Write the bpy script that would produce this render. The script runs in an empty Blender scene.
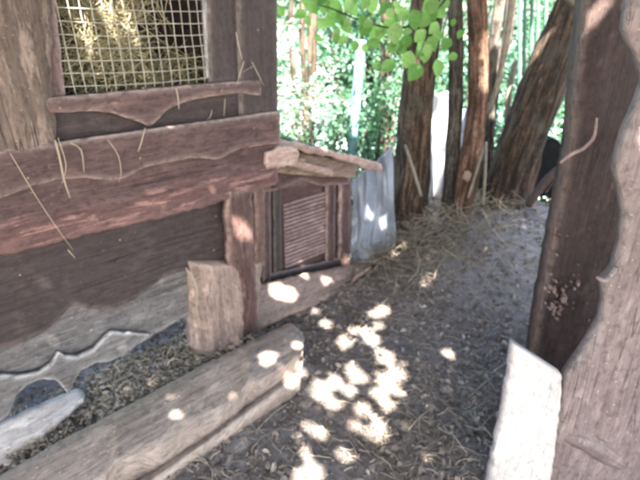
import bpy, bmesh, math, random
import numpy as np
from mathutils import Vector, noise, Matrix
random.seed(7); rng = np.random.default_rng(7)
R = math.radians
scene = bpy.context.scene
col = scene.collection

# ------------------------------------------------------------------ camera, sky, sun, exposure
CAM_H = 1.3; PITCH = R(24); FPX = 490.0
cam_d = bpy.data.cameras.new('camera'); cam = bpy.data.objects.new('camera', cam_d); col.objects.link(cam)
cam.location = (0, 0, CAM_H); cam.rotation_euler = (math.pi/2 - PITCH, 0, 0)
cam_d.sensor_width = 36; cam_d.lens = FPX/640*36; cam_d.clip_start = 0.05; cam_d.clip_end = 500
cam_d.dof.use_dof = True; cam_d.dof.focus_distance = 0.62; cam_d.dof.aperture_fstop = 7.0
scene.camera = cam

SUN_EL = R(52); SUN_DIR2 = Vector((0.16, -0.99)).normalized()      # horizontal direction TOWARDS the sun
L = Vector((SUN_DIR2.x*math.cos(SUN_EL), SUN_DIR2.y*math.cos(SUN_EL), math.sin(SUN_EL)))
w = bpy.data.worlds.new('World'); scene.world = w; w.use_nodes = True
nt = w.node_tree; bg = nt.nodes['Background']
sky = nt.nodes.new('ShaderNodeTexSky'); sky.sky_type = 'NISHITA'; sky.sun_disc = False
sky.sun_elevation = SUN_EL; sky.sun_rotation = math.atan2(SUN_DIR2.x, SUN_DIR2.y)
sky.dust_density = 3.0; sky.air_density = 1.0
nt.links.new(sky.outputs[0], bg.inputs['Color']); bg.inputs['Strength'].default_value = 0.07
sd = bpy.data.lights.new('sun', 'SUN'); so = bpy.data.objects.new('sun', sd); col.objects.link(so)
sd.energy = 5.0; sd.angle = R(0.5); sd.color = (1, .965, .92)
so.rotation_euler = (-L).to_track_quat('-Z', 'Y').to_euler(); so.location = L*10
scene.view_settings.view_transform = 'Standard'; scene.view_settings.look = 'None'
scene.view_settings.gamma = 1.0; scene.view_settings.exposure = 3.95
scene.view_settings.use_white_balance = True
scene.view_settings.white_balance_temperature = 7000; scene.view_settings.white_balance_tint = 11
scene.cycles.filter_width = 2.2

# ------------------------------------------------------------------ geometry of the view -> points on real planes
ANG = R(43)                                                         # direction in which the hutch wall runs
def ray(x, y):
    u, v = x-320, y-240
    return (u/FPX, (FPX*math.cos(PITCH)-v*math.sin(PITCH))/FPX, -(FPX*math.sin(PITCH)+v*math.cos(PITCH))/FPX)
dX = (math.cos(ANG), math.sin(ANG)); dY = (-math.sin(ANG), math.cos(ANG))
def hp(x, y, D):                                                    # point on the wall plane at distance D, hutch frame
    r = ray(x, y); t = D/(r[0]*dY[0]+r[1]*dY[1])
    return (t*(r[0]*dX[0]+r[1]*dX[1]), D, CAM_H+r[2]*t)
def wp(x, y, D):                                                    # point on an upright plane facing the viewer's side
    r = ray(x, y); t = D/r[1]
    return (r[0]*t, D, CAM_H+r[2]*t)
def h2w(p): return (p[0]*dX[0]+p[1]*dY[0], p[0]*dX[1]+p[1]*dY[1], p[2])
def S(t): t = min(1, max(0, t)); return t*t*(3-2*t)
def hgt(x, y):
    z = .30*S((y-1.75)/.95)*S((x-.05)/.85)
    z += .095*math.exp(-((x-1.2)/.42)**2-((y-2.4)/.32)**2)
    z *= 1-S((y-2.85)/1.0)
    z *= 1-.95*S((x-1.22)/.5)*S((y-2.3)/.4)
    z -= .45*S((y-2.95)/2.2)
    return z
_hg = hgt
def hgt(x, y):
    z = _hg(x, y); s_ = x*dX[0]+y*dX[1]; d_ = x*dY[0]+y*dY[1]
    return z+.04*S((s_-.28)/.12)*S((1.12-s_)/.1)*S((d_-1.36)/.08)*S((1.85-d_)/.2)
def hit(x, y, lift=0):
    r = ray(x, y); t = .5
    while t < 80:
        if CAM_H+r[2]*t < hgt(r[0]*t, r[1]*t)+lift: break
        t += .004
    return Vector((r[0]*t, r[1]*t, CAM_H+r[2]*t))

# ------------------------------------------------------------------ materials
def newmat(name):
    m = bpy.data.materials.new(name); m.use_nodes = True
    n = m.node_tree; n.nodes.clear()
    out = n.nodes.new('ShaderNodeOutputMaterial')
    return m, n, out
class NB:
    def __init__(s, n): s.n = n
    def node(s, t, **k):
        o = s.n.nodes.new(t)
        for a, b in k.items(): setattr(o, a, b)
        return o
    def link(s, a, b): s.n.links.new(a, b)
    def noise(s, vec, scale, detail=4, rough=.6, dist=0):
        o = s.node('ShaderNodeTexNoise'); o.inputs['Scale'].default_value = scale; o.inputs['Detail'].default_value = detail
        o.inputs['Roughness'].default_value = rough; o.inputs['Distortion'].default_value = dist
        s.link(vec, o.inputs['Vector']); return o.outputs['Fac']
    def mapv(s, vec, sc):
        o = s.node('ShaderNodeMapping'); o.inputs['Scale'].default_value = sc; s.link(vec, o.inputs['Vector']); return o.outputs[0]
    def ramp(s, fac, stops):
        o = s.node('ShaderNodeValToRGB'); e = o.color_ramp.elements
        while len(e) < len(stops): e.new(.5)
        for el, (p, c) in zip(e, stops):
            el.position = p; el.color = (c, c, c, 1) if not hasattr(c, '__len__') else (*c, 1)
        s.link(fac, o.inputs[0]); return o.outputs[0]
    def mix(s, fac, a, b, mode='MIX'):
        o = s.node('ShaderNodeMix', data_type='RGBA', blend_type=mode)
        if hasattr(fac, 'links') or not isinstance(fac, (int, float)): s.link(fac, o.inputs[0])
        else: o.inputs[0].default_value = fac
        for v, i in ((a, 6), (b, 7)):
            if isinstance(v, tuple): o.inputs[i].default_value = (*v, 1)
            else: s.link(v, o.inputs[i])
        return o.outputs[2]
    def math(s, op, a, b):
        o = s.node('ShaderNodeMath', operation=op)
        for v, i in ((a, 0), (b, 1)):
            if isinstance(v, (int, float)): o.inputs[i].default_value = v
            else: s.link(v, o.inputs[i])
        return o.outputs[0]
def bsdf(b, out, colr, rough, bump=None, bstr=.5, bdist=.004, spec=.35):
    p = b.node('ShaderNodeBsdfPrincipled'); p.inputs['Roughness'].default_value = rough
    p.inputs['Specular IOR Level'].default_value = spec
    if isinstance(colr, tuple): p.inputs['Base Color'].default_value = (*colr, 1)
    else: b.link(colr, p.inputs['Base Color'])
    if bump is not None:
        bn = b.node('ShaderNodeBump'); bn.inputs['Strength'].default_value = bstr; bn.inputs['Distance'].default_value = bdist
        b.link(bump, bn.inputs['Height']); b.link(bn.outputs[0], p.inputs['Normal'])
    b.link(p.outputs[0], out.inputs[0]); return p
def wood(name, dark, light, wearc, wear=.6, raw=None, rawamt=0, moss=None, rough=.62, cracks=.6, bstr=.55, across=55):
    m, n, out = newmat(name); b = NB(n)
    uv = b.node('ShaderNodeUVMap').outputs[0]
    oi = b.node('ShaderNodeObjectInfo').outputs['Random']
    cb = b.node('ShaderNodeCombineXYZ'); b.link(b.math('MULTIPLY', oi, 37.), cb.inputs[0]); b.link(b.math('MULTIPLY', oi, 11.), cb.inputs[1])
    va = b.node('ShaderNodeVectorMath', operation='ADD'); b.link(uv, va.inputs[0]); b.link(cb.outputs[0], va.inputs[1]); v = va.outputs[0]
    grain = b.noise(b.mapv(v, (1.5, across, 1)), 1.0, 9, .7, .25)
    fine = b.noise(b.mapv(v, (7, across*4, 1)), 1.0, 6, .7, .3)
    big = b.noise(b.mapv(v, (3.5, 10, 1)), 1.0, 7, .68, .3)
    c = b.ramp(grain, [(.32, dark), (.55, tuple((a+q)/2 for a, q in zip(dark, light))), (.72, light)])
    c = b.mix(b.ramp(big, [(.35, 0), (.7, .75)]), c, light)
    c = b.mix(b.ramp(fine, [(.3, .55), (.52, 0)]), c, tuple(q*.45 for q in dark))
    # knots and drying cracks
    cr = b.ramp(b.noise(b.mapv(v, (1.1, across*.7, 1)), 1.0, 3, .5, .5), [(.485, 0), (.5, 1), (.515, 0)])
    crm = b.ramp(b.noise(b.mapv(v, (1.6, 5, 1)), 1.3, 2, .5), [(.52, 0), (.62, 1)])
    crk = b.math('MULTIPLY', cr, crm)
    c = b.mix(b.math('MULTIPLY', crk, cracks), c, tuple(q*.25 for q in dark))
    if raw:
        f = b.noise(b.mapv(v, (4.5, 26, 1)), 1.0, 8, .72, .4)
        c = b.mix(b.ramp(f, [(.60-.22*rawamt, 0), (.66-.2*rawamt, 1)]), c, raw)
    if moss:
        f = b.noise(v, 14, 6, .7)
        c = b.mix(b.ramp(f, [(.5, 0), (.64, .8)]), c, moss)
    at = b.node('ShaderNodeAttribute', attribute_name='wear').outputs['Fac']
    wn = b.noise(b.mapv(v, (18, 60, 1)), 1.0, 5, .6)
    wf = b.math('MULTIPLY', b.math('MULTIPLY', at, b.ramp(wn, [(.25, 0), (.5, 1)])), wear)
    c = b.mix(wf, c, wearc)
    mo = b.noise(b.mapv(v, (1, 1.6, 1)), 34, 5, .7); mo2 = b.noise(b.mapv(v, (1, 2.2, 1)), 9, 5, .7, .5)
    c = b.mix(b.ramp(mo, [(.36, .6), (.52, 0)]), c, tuple(q*.6 for q in dark))
    c = b.mix(b.ramp(mo2, [(.54, 0), (.66, .5)]), c, tuple(min(.8, q*1.35) for q in light))
    sp = b.noise(v, 95, 3, .6)
    c = b.mix(b.ramp(sp, [(.66, 0), (.70, .7)]), c, tuple(min(.8, q*2.2) for q in light))
    hsum = b.math('ADD', b.math('MULTIPLY', grain, 1.0), b.math('MULTIPLY', fine, .5))
    hsum = b.math('SUBTRACT', hsum, b.math('MULTIPLY', crk, 1.2))
    bsdf(b, out, c, rough, hsum, bstr, .006)
    return m
def bark(name, dark, light, lich, amt=.5, sc=(4.5, 30)):
    m, n, out = newmat(name); b = NB(n)
    uv = b.node('ShaderNodeUVMap').outputs[0]; tc = b.node('ShaderNodeTexCoord').outputs['Object']
    g = b.noise(b.mapv(uv, (*sc, 1)), 1.0, 8, .7, .6); f = b.noise(tc, 55, 6, .7); big = b.noise(tc, 7, 5, .65)
    c = b.ramp(g, [(.36, tuple(q*.5 for q in dark)), (.47, dark), (.60, light), (.75, tuple(q*1.3 for q in light))])
    c = b.mix(b.ramp(f, [(.35, .7), (.55, 0)]), c, tuple(q*.5 for q in dark))
    c = b.mix(b.ramp(big, [(.62-.2*amt, 0), (.70-.1*amt, .75)]), c, lich)
    h = b.math('ADD', b.math('MULTIPLY', g, 1.3), b.math('MULTIPLY', f, .6))
    bsdf(b, out, c, .85, h, 1.0, .022, .2); return m
def plain(name, c, rough=.7, var=.4, scale=30, spec=.3):
    m, n, out = newmat(name); b = NB(n)
    tc = b.node('ShaderNodeTexCoord').outputs['Object']
    f = b.noise(tc, scale, 5, .65)
    cc = b.ramp(f, [(.3, tuple(q*(1-var) for q in c)), (.7, tuple(min(1, q*(1+var)) for q in c))])
    bsdf(b, out, cc, rough, f, .4, .004, spec); return m
def leafmat(name, c1, c2, trans=.4, gloss=.35):
    m, n, out = newmat(name); b = NB(n)
    at = b.node('ShaderNodeAttribute', attribute_name='tint').outputs['Fac']
    geo = b.node('ShaderNodeTexCoord').outputs['Object']
    f = b.noise(geo, 6, 3, .6)
    c = b.mix(at, c1, c2); c = b.mix(b.ramp(f, [(.35, .35), (.6, 0)]), c, tuple(q*.5 for q in c1))
    p = b.node('ShaderNodeBsdfPrincipled'); p.inputs['Roughness'].default_value = .5; p.inputs['Specular IOR Level'].default_value = gloss
    b.link(c, p.inputs['Base Color'])
    t = b.node('ShaderNodeBsdfTranslucent'); b.link(b.mix(1.0, c, (1.3, 1.5, .8), 'MULTIPLY'), t.inputs['Color'])
    mx = b.node('ShaderNodeMixShader'); mx.inputs[0].default_value = trans
    b.link(p.outputs[0], mx.inputs[1]); b.link(t.outputs[0], mx.inputs[2]); b.link(mx.outputs[0], out.inputs[0]); return m

M = {}
M['stain'] = wood('stained_boards', (.036, .020, .019), (.120, .072, .068), (.46, .36, .33), .8, raw=(.17, .10, .085), rawamt=.0)
M['stain_dark'] = wood('dark_stained_boards', (.024, .017, .017), (.066, .048, .048), (.32, .28, .27), .5)
M['redwood'] = wood('peeling_red_wood', (.062, .030, .027), (.155, .082, .074), (.36, .25, .23), .5, raw=(.30, .165, .14), rawamt=.30)
M['log'] = wood('rough_log', (.045, .030, .024), (.17, .125, .10), (.30, .24, .21), .4, raw=(.25, .19, .155), rawamt=.3, bstr=1.0, across=30)
M['leg'] = wood('leg_log', (.13, .09, .075), (.33, .25, .215), (.5, .38, .30), .5, raw=(.36, .26, .22), rawamt=.2)
M['legred'] = wood('leg_red', (.040, .022, .020), (.12, .070, .062), (.42, .30, .26), .6, raw=(.19, .12, .11), rawamt=.0)
M['grey'] = wood('weathered_grey', (.062, .058, .058), (.19, .18, .178), (.5, .49, .48), .9)
M['grey_dark'] = wood('carved_grey', (.045, .042, .042), (.15, .142, .14), (.3, .29, .29), .35, cracks=.9)
M['slab'] = wood('weathered_slab', (.15, .118, .098), (.38, .315, .275), (.48, .41, .36), .4, cracks=.9)
M['pale'] = wood('pale_board', (.40, .37, .35), (.66, .62, .595), (.5, .45, .42), .3, cracks=.7, bstr=.35)
M['palegrey'] = wood('pale_grey_board', (.28, .26, .26), (.52, .50, .48), (.6, .57, .54), .3, cracks=.6)
M['postdark'] = wood('dark_post', (.026, .016, .015), (.078, .050, .046), (.4, .3, .26), .45, raw=(.30, .20, .175), rawamt=-.12, bstr=.9)
M['waney'] = wood('waney_grey_board', (.105, .080, .078), (.27, .215, .205), (.46, .40, .37), .5, raw=(.36, .28, .26), rawamt=.0, bstr=.8)
M['pink'] = wood('pink_plank', (.20, .12, .10), (.44, .31, .27), (.6, .48, .42), .6, raw=(.52, .40, .35), rawamt=.3)
M['bark_brown'] = bark('bark_brown', (.052, .036, .026), (.19, .130, .09), (.10, .098, .07), .4)
M['bark_dark'] = bark('bark_dark', (.036, .027, .021), (.145, .10, .07), (.075, .075, .06), .5, (4, 24))
M['bark_grey'] = bark('bark_grey', (.05, .042, .036), (.17, .14, .12), (.13, .14, .11), .5)
M['bark_red'] = bark('bark_red', (.09, .052, .034), (.26, .15, .10), (.20, .15, .12), .3)
M['bark_pale'] = wood('bark_pale', (.10, .09, .07), (.26, .24, .19), (.2, .14, .1), 0, bstr=.5, across=14, rough=.8)
M['stem_green'] = wood('stem_green', (.03, .08, .06), (.09, .20, .15), (.2, .14, .1), 0, bstr=.3, across=14)
M['bluepole'] = wood('blue_pole', (.08, .18, .20), (.16, .30, .32), (.2, .14, .1), 0, bstr=.3, across=14)
M['wire'] = plain('galvanised_wire', (.42, .41, .34), .5, .3)
M['hay'] = leafmat('hay', (.17, .145, .085), (.38, .335, .21), .2)
M['straw'] = leafmat('pale_straw', (.15, .12, .09), (.48, .41, .31), .2)
M['dust_chip'] = leafmat('dust_chip', (.15, .128, .11), (.50, .45, .41), .0)
M['litter'] = leafmat('dead_leaf_litter', (.085, .068, .057), (.40, .335, .285), .05)
M['leaf_fg'] = leafmat('hazel_leaf', (.12, .25, .07), (.27, .42, .17), .5, .4)
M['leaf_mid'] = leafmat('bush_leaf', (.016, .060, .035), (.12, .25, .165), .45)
M['leaf_dark'] = leafmat('painted_shade_leaf', (.015, .045, .035), (.05, .13, .10), .35)  # darker copy of the bush leaf, shade painted into its colour
M['leaf_pale'] = leafmat('pale_bush_leaf', (.30, .32, .38), (.72, .70, .74), .4)  # whitish leaf tone of one bush
M['leaf_can'] = leafmat('canopy_leaf', (.04, .10, .025), (.07, .15, .04), .05)
M['grille'] = wood('red_grille', (.15, .095, .088), (.32, .23, .215), (.4, .25, .2), .2)
M['felt'] = plain('green_felt', (.03, .09, .06), .85)
M['black'] = plain('black_plastic', (.006, .007, .008), .7, .3, 30, .08)
M['stone'] = plain('clod', (.24, .17, .13), .9, .35, 25)

def mat_sheet(name, c, trans):
    m, n, out = newmat(name); b = NB(n)
    tc = b.node('ShaderNodeTexCoord').outputs['Object']
    f = b.noise(tc, 9, 5, .6, .8)
    cc = b.ramp(f, [(.3, tuple(q*.7 for q in c)), (.7, c)])
    p = b.node('ShaderNodeBsdfPrincipled'); p.inputs['Roughness'].default_value = .35; b.link(cc, p.inputs['Base Color'])
    t = b.node('ShaderNodeBsdfTranslucent'); b.link(cc, t.inputs['Color'])
    bn = b.node('ShaderNodeBump'); bn.inputs['Strength'].default_value = .4; bn.inputs['Distance'].default_value = .02
    b.link(f, bn.inputs['Height']); b.link(bn.outputs[0], p.inputs['Normal'])
    mx = b.node('ShaderNodeMixShader'); mx.inputs[0].default_value = trans
    b.link(p.outputs[0], mx.inputs[1]); b.link(t.outputs[0], mx.inputs[2]); b.link(mx.outputs[0], out.inputs[0]); return m
M['bluesheet'] = mat_sheet('blue_plastic_sheet', (.36, .41, .49), .3)
M['whitesheet'] = mat_sheet('white_sheet', (.80, .84, .88), .3)

def mat_ground():
    m, n, out = newmat('forest_floor'); b = NB(n)
    tc = b.node('ShaderNodeTexCoord').outputs['Object']
    a = b.noise(tc, 3.2, 6, .62); f = b.noise(tc, 42, 8, .72, .4); g = b.noise(tc, 150, 4, .7)
    c = b.ramp(f, [(.3, (.075, .058, .048)), (.5, (.21, .170, .142)), (.7, (.40, .34, .29))])
    c = b.mix(b.ramp(a, [(.4, 0), (.62, .6)]), c, (.16, .162, .175))
    c = b.mix(b.ramp(g, [(.6, 0), (.72, .7)]), c, (.26, .21, .17))
    vd = b.node('ShaderNodeVectorMath', operation='DISTANCE'); b.link(tc, vd.inputs[0]); vd.inputs[1].default_value = (1.22, 2.35, .25)  # mound patch: bluish skylight painted into the soil colour
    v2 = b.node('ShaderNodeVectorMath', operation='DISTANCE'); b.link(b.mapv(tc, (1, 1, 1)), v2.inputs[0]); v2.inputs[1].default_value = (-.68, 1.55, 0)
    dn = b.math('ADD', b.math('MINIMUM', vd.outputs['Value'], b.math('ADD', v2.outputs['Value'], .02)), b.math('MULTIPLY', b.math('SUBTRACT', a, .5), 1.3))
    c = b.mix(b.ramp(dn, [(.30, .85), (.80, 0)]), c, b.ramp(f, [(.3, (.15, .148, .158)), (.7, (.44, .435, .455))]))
    bsdf(b, out, c, .8, b.math('ADD', f, b.math('MULTIPLY', g, .5)), 1.0, .02, .3); return m
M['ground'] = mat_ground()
def mat_yard():
    m, n, out = newmat('sunlit_yard'); b = NB(n)
    tc = b.node('ShaderNodeTexCoord').outputs['Object']
    a = b.noise(tc, .9, 5, .6); f = b.noise(tc, 22, 6, .7)
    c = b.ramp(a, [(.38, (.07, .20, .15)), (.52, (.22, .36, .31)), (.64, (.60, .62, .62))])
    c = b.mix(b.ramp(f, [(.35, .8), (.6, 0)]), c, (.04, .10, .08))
    bsdf(b, out, c, .9, f, .6, .03); return m
M['yard'] = mat_yard()

# ------------------------------------------------------------------ object helpers
def tag(o, label=None, cat=None, group=None, kind=None):
    if label: o['label'] = label
    if cat: o['category'] = cat
    if group: o['group'] = group
    if kind: o['kind'] = kind
    return o
def empty(name, loc=(0, 0, 0), rz=0):
    o = bpy.data.objects.new(name, None); col.objects.link(o); o.location = loc; o.rotation_euler = (0, 0, rz); o.empty_display_size = .05
    return o
def mk(name, verts, faces, mat, parent=None, uvs=None, wear=None, tint=None, smooth=True):
    me = bpy.data.meshes.new(name); me.from_pydata([tuple(v) for v in verts], [], faces)
    if uvs is not None:
        ul = me.uv_layers.new(name='UVMap'); li = np.zeros(len(me.loops), dtype=np.int32); me.loops.foreach_get('vertex_index', li)
        ul.data.foreach_set('uv', np.asarray(uvs, dtype=np.float32)[li].ravel())
    for nm, a in (('wear', wear), ('tint', tint)):
        if a is not None:
            at = me.attributes.new(nm, 'FLOAT', 'POINT'); at.data.foreach_set('value', np.asarray(a, dtype=np.float32))
    me.materials.append(mat)
    if smooth: me.polygons.foreach_set('use_smooth', [True]*len(me.polygons))
    me.validate(); me.update()
    o = bpy.data.objects.new(name, me); col.objects.link(o)
    if parent: o.parent = parent
    return o
def rail(pts, n, axis, sm):
    k = 0 if axis == 'x' else 2
    P = np.array(pts, float)
    if P[0][k] > P[-1][k]: P = P[::-1]
    t = np.linspace(P[0][k], P[-1][k], n)
    Q = np.stack([np.interp(t, P[:, k], P[:, i]) for i in range(3)], 1)
    if sm:
        for _ in range(sm):
            Q2 = Q.copy(); Q2[1:-1] = (Q[:-2]+2*Q[1:-1]+Q[2:])/4; Q = Q2
    return Q
def strip(name, A, B, axis, D, thick, mat, parent, fn=hp, D2=None, bulge=.0, rough=.002, n=90, m=12, er=.004, sm=2, seed=None, jag=.001, up=0):
    """board between two edge lines; real thickness, rounded worn edges, uneven face"""
    D2 = D if D2 is None else D2
    seed = random.random()*50 if seed is None else seed
    a = rail([fn(x, y, D) for x, y in A], n, axis, sm); c = rail([fn(x, y, D2) for x, y in B], n, axis, sm)
    V = []; UV = []; W = []
    tot = m+1; nr = tot+4
    for i in range(n):
        ln = math.dist(a[i], c[i])
        u = (a[i][0] if axis == 'x' else a[i][2])
        ja = noise.noise(Vector((u*30, seed, 0)))*jag*2+noise.noise(Vector((u*110, seed, 3)))*jag
        jb = noise.noise(Vector((u*30, seed+9, 0)))*jag*2+noise.noise(Vector((u*110, seed+9, 3)))*jag
        pa = a[i].copy(); pc = c[i].copy(); dirv = (pc-pa)/max(ln, 1e-6); pa = pa+dirv*ja; pc = pc+dirv*jb
        for j in range(tot):
            v = j/m; vv = .5-.5*math.cos(math.pi*v)*(.4+.6*abs(math.cos(math.pi*v))**.0) if False else v
            p = pa*(1-vv)+pc*vv
            de = min(vv, 1-vv)*ln
            off = bulge*math.sqrt(max(0, 1-(2*vv-1)**2)) - er*math.exp(-de/.006)
            off += rough*(noise.noise(Vector((u*4, vv*ln*22, seed)))*1.4+noise.noise(Vector((u*14, vv*ln*60, seed+5)))*.6)
            if i in (0, n-1): off -= er
            V.append((p[0], p[1]-off, p[2]+off*up)); cr_ = (p[2] if axis == 'x' else p[0])+(p[1] if D2 != D else 0); UV.append((u, cr_+seed))
            W.append(max(math.exp(-de/.007), math.exp(-min(i, n-1-i)*.9)))
        for (q, vv, th) in ((pc, 1, .5), (pc, 1, 1), (pa, 0, 1), (pa, 0, .5)):
            V.append((q[0], q[1]+thick*th+er, q[2]) if up == 0 else (q[0], q[1]+.1*thick*th+.002, q[2]-thick*th)); UV.append((u, (q[2] if axis == 'x' else q[0])+(q[1] if D2 != D else 0)+seed+thick*th)); W.append(.5 if th < 1 else 0)
    F = []
    for i in range(n-1):
        for j in range(nr):
            k = (j+1) % nr
            F.append((i*nr+j, i*nr+k, (i+1)*nr+k, (i+1)*nr+j))
    F.append(tuple(range(nr))[::-1]); F.append(tuple((n-1)*nr+j for j in range(nr)))
    o = mk(name, V, F, mat, parent, UV, W)
    bm = bmesh.new(); bm.from_mesh(o.data); bmesh.ops.recalc_face_normals(bm, faces=bm.faces); bm.to_mesh(o.data); bm.free()
    return o
def box(name, x0, x1, y0, y1, z0, z1, mat, parent, axis='x', bev=.004):
    bm = bmesh.new(); bmesh.ops.create_cube(bm, size=1)
    for v in bm.verts: v.co = Vector(((x0+x1)/2+v.co.x*(x1-x0), (y0+y1)/2+v.co.y*(y1-y0), (z0+z1)/2+v.co.z*(z1-z0)))
    bmesh.ops.bevel(bm, geom=list(bm.edges), offset=bev, segments=2, affect='EDGES', profile=.6)
    uvl = bm.loops.layers.uv.new('UVMap'); sd_ = random.random()*20
    for f in bm.faces:
        nn = f.normal
        for l in f.loops:
            p = l.vert.co
            if axis == 'x': uv = (p.x, (p.z if abs(nn.z) < .7 else p.y)+sd_)
            elif axis == 'y': uv = (p.y, (p.z if abs(nn.z) < .7 else p.x)+sd_)
            else: uv = (p.z, (p.x if abs(nn.x) < .7 else p.y)+sd_)
            l[uvl].uv = uv
    me = bpy.data.meshes.new(name); bm.to_mesh(me); bm.free(); me.materials.append(mat)
    o = bpy.data.objects.new(name, me); col.objects.link(o); o.parent = parent; return o
def tubedata(pts, radii, ns=10, rough=.0, sub=6, seed=0., flat=1.0):
    P = [Vector(p) for p in pts]; C = []; Rr = []
    n = len(P)
    for i in range(n-1):
        p0, p1, p2, p3 = P[max(i-1, 0)], P[i], P[i+1], P[min(i+2, n-1)]
        for k in range(sub):
            t = k/sub
            C.append(.5*((2*p1)+(p2-p0)*t+(2*p0-5*p1+4*p2-p3)*t*t+(3*p1-p0-3*p2+p3)*t**3)); Rr.append(radii[i]*(1-t)+radii[i+1]*t)
    C.append(P[-1]); Rr.append(radii[-1])
    V = []; UV = []; F = []; ln = 0
    for i, c in enumerate(C):
        d = (C[min(i+1, len(C)-1)]-C[max(i-1, 0)]).normalized()
        s = d.cross(Vector((0, 1, .01))).normalized() if abs(d.y) < .95 else d.cross(Vector((1, 0, 0))).normalized()
        q = d.cross(s)
        if i: ln += (c-C[i-1]).length
        for j in range(ns):
            a = 2*math.pi*j/ns; nv = s*math.cos(a)+q*math.sin(a)*flat
            r = Rr[i]
            if rough: r *= 1+rough*(noise.noise(nv*2.2+Vector((seed, ln*3/max(.3, 1), 0)))+.6*noise.noise(nv*6+Vector((seed, ln*9, 2))))
            V.append(c+nv*r); UV.append((ln, (abs((j/ns)*2-1))*math.pi*Rr[0]+seed))
    for i in range(len(C)-1):
        for j in range(ns):
            k = (j+1) % ns; F.append((i*ns+j, i*ns+k, (i+1)*ns+k, (i+1)*ns+j))
    F.append(tuple(range(ns))[::-1]); F.append(tuple((len(C)-1)*ns+j for j in range(ns)))
    return V, F, UV
def tube(name, pts, radii, mat, parent=None, **k):
    V, F, UV = tubedata(pts, radii, **k)
    return mk(name, V, F, mat, parent, UV, np.zeros(len(V)))
def ribbons(name, P, Dv, Up, ln, wd, mat, parent=None, bend=.15, tints=None):
    """many thin bent blades: N x 3 start points, directions, side vectors"""
    N = len(P); k = 4
    ln = np.broadcast_to(ln, N); wd = np.broadcast_to(wd, N)
    side = np.cross(Dv, Up); side /= np.linalg.norm(side, axis=1)[:, None]+1e-9
    nrm = np.cross(side, Dv)
    bn = rng.normal(0, bend, N)
    V = np.zeros((N, k, 2, 3))
    for i in range(k):
        t = i/(k-1); c = P+Dv*(ln*(t-.5))[:, None]+side*(bn*ln*(t-t*t)*2)[:, None]+nrm*(rng.normal(0, .02, N)*0)[:, None]
        for j in (0, 1): V[:, i, j] = c+side*(wd*(j-.5)*(1-.3*abs(2*t-1)))[:, None]+nrm*(wd*.3*j)[:, None]
    V = V.reshape(-1, 3); idx = np.arange(N)[:, None]*(2*k)
    F = np.concatenate([idx+np.array([2*i, 2*i+1, 2*i+3, 2*i+2]) for i in range(k-1)], 0)
    ti = rng.random(N) if tints is None else tints
    return mk(name, V, F.tolist(), mat, parent, tint=np.repeat(ti, 2*k), smooth=False)
def leaves(name, P, size, mat, parent=None, tilt=.7, aspect=.6, tints=None):
    """N leaf-shaped folded faces with random facing"""
    N = len(P); size = np.broadcast_to(size, N)
    d = rng.normal(0, 1, (N, 3)); d[:, 2] = d[:, 2]*tilt-.3; d /= np.linalg.norm(d, axis=1)[:, None]
    up = rng.normal(0, .6, (N, 3)); up[:, 2] += 1
    s = np.cross(d, up); s /= np.linalg.norm(s, axis=1)[:, None]; nn = np.cross(s, d)
    prof = [(0, 0), (.3, .5), (.65, .42), (1, 0)]
    V = np.zeros((N, 6, 3)); a = size[:, None]
    V[:, 0] = P-d*a*.5; V[:, 5] = P+d*a*.5-nn*a*.08
    V[:, 1] = P-d*a*.2+s*a*aspect*.5+nn*a*.08; V[:, 2] = P-d*a*.2-s*a*aspect*.5+nn*a*.08
    V[:, 3] = P+d*a*.18+s*a*aspect*.38+nn*a*.06; V[:, 4] = P+d*a*.18-s*a*aspect*.38+nn*a*.06
    idx = np.arange(N)[:, None]*6
    F = [tuple(r) for r in (idx+np.array([0, 1, 2])).tolist()]+[tuple(r) for r in (idx+np.array([1, 3, 4, 2])).tolist()]+[tuple(r) for r in (idx+np.array([3, 5, 4])).tolist()]
    ti = rng.random(N) if tints is None else tints
    return mk(name, V.reshape(-1, 3), F, mat, parent, tint=np.repeat(ti, 6), smooth=False)

# ------------------------------------------------------------------ ground
def terrain():
    xs = np.concatenate([np.linspace(-60, -4, 12), np.linspace(-3.6, 5, 240), np.linspace(5.5, 60, 12)])
    ys = np.concatenate([np.linspace(-60, -3, 10), np.linspace(-2.6, .6, 16), np.linspace(.65, 4.2, 230), np.linspace(4.4, 8, 16), np.linspace(9, 120, 14)])
    V = []; UV = []
    for y in ys:
        for x in xs:
            z = hgt(x, y)
            if -3.7 < x < 5 and .6 < y < 4.3:
                z += .018*noise.noise(Vector((x*5, y*5, 0)))+.010*noise.noise(Vector((x*17, y*17, 4)))+.006*noise.noise(Vector((x*45, y*45, 8)))
            V.append((x, y, z))
    nx = len(xs); F = [(j*nx+i, j*nx+i+1, (j+1)*nx+i+1, (j+1)*nx+i) for j in range(len(ys)-1) for i in range(nx-1)]
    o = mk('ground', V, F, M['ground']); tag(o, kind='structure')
terrain()
def yard():
    xs = np.linspace(-30, 40, 40); ys = np.linspace(4.9, 60, 40)
    V = [(x, y+.5*noise.noise(Vector((x*.6, 0, 2)))*(y < 5.5), hgt(x, y)+.03+.0*x) for y in ys for x in xs]
    F = [(j*40+i, j*40+i+1, (j+1)*40+i+1, (j+1)*40+i) for j in range(39) for i in range(39)]
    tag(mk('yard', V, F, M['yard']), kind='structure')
yard()

# ------------------------------------------------------------------ the hutch (its own frame: x along the wall, y away from the viewer)
hut = empty('rabbit_hutch', (0, 0, 0), ANG)
tag(hut, 'dark brown wooden hutch with wire mesh window and scalloped waney boards', 'hutch')
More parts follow.
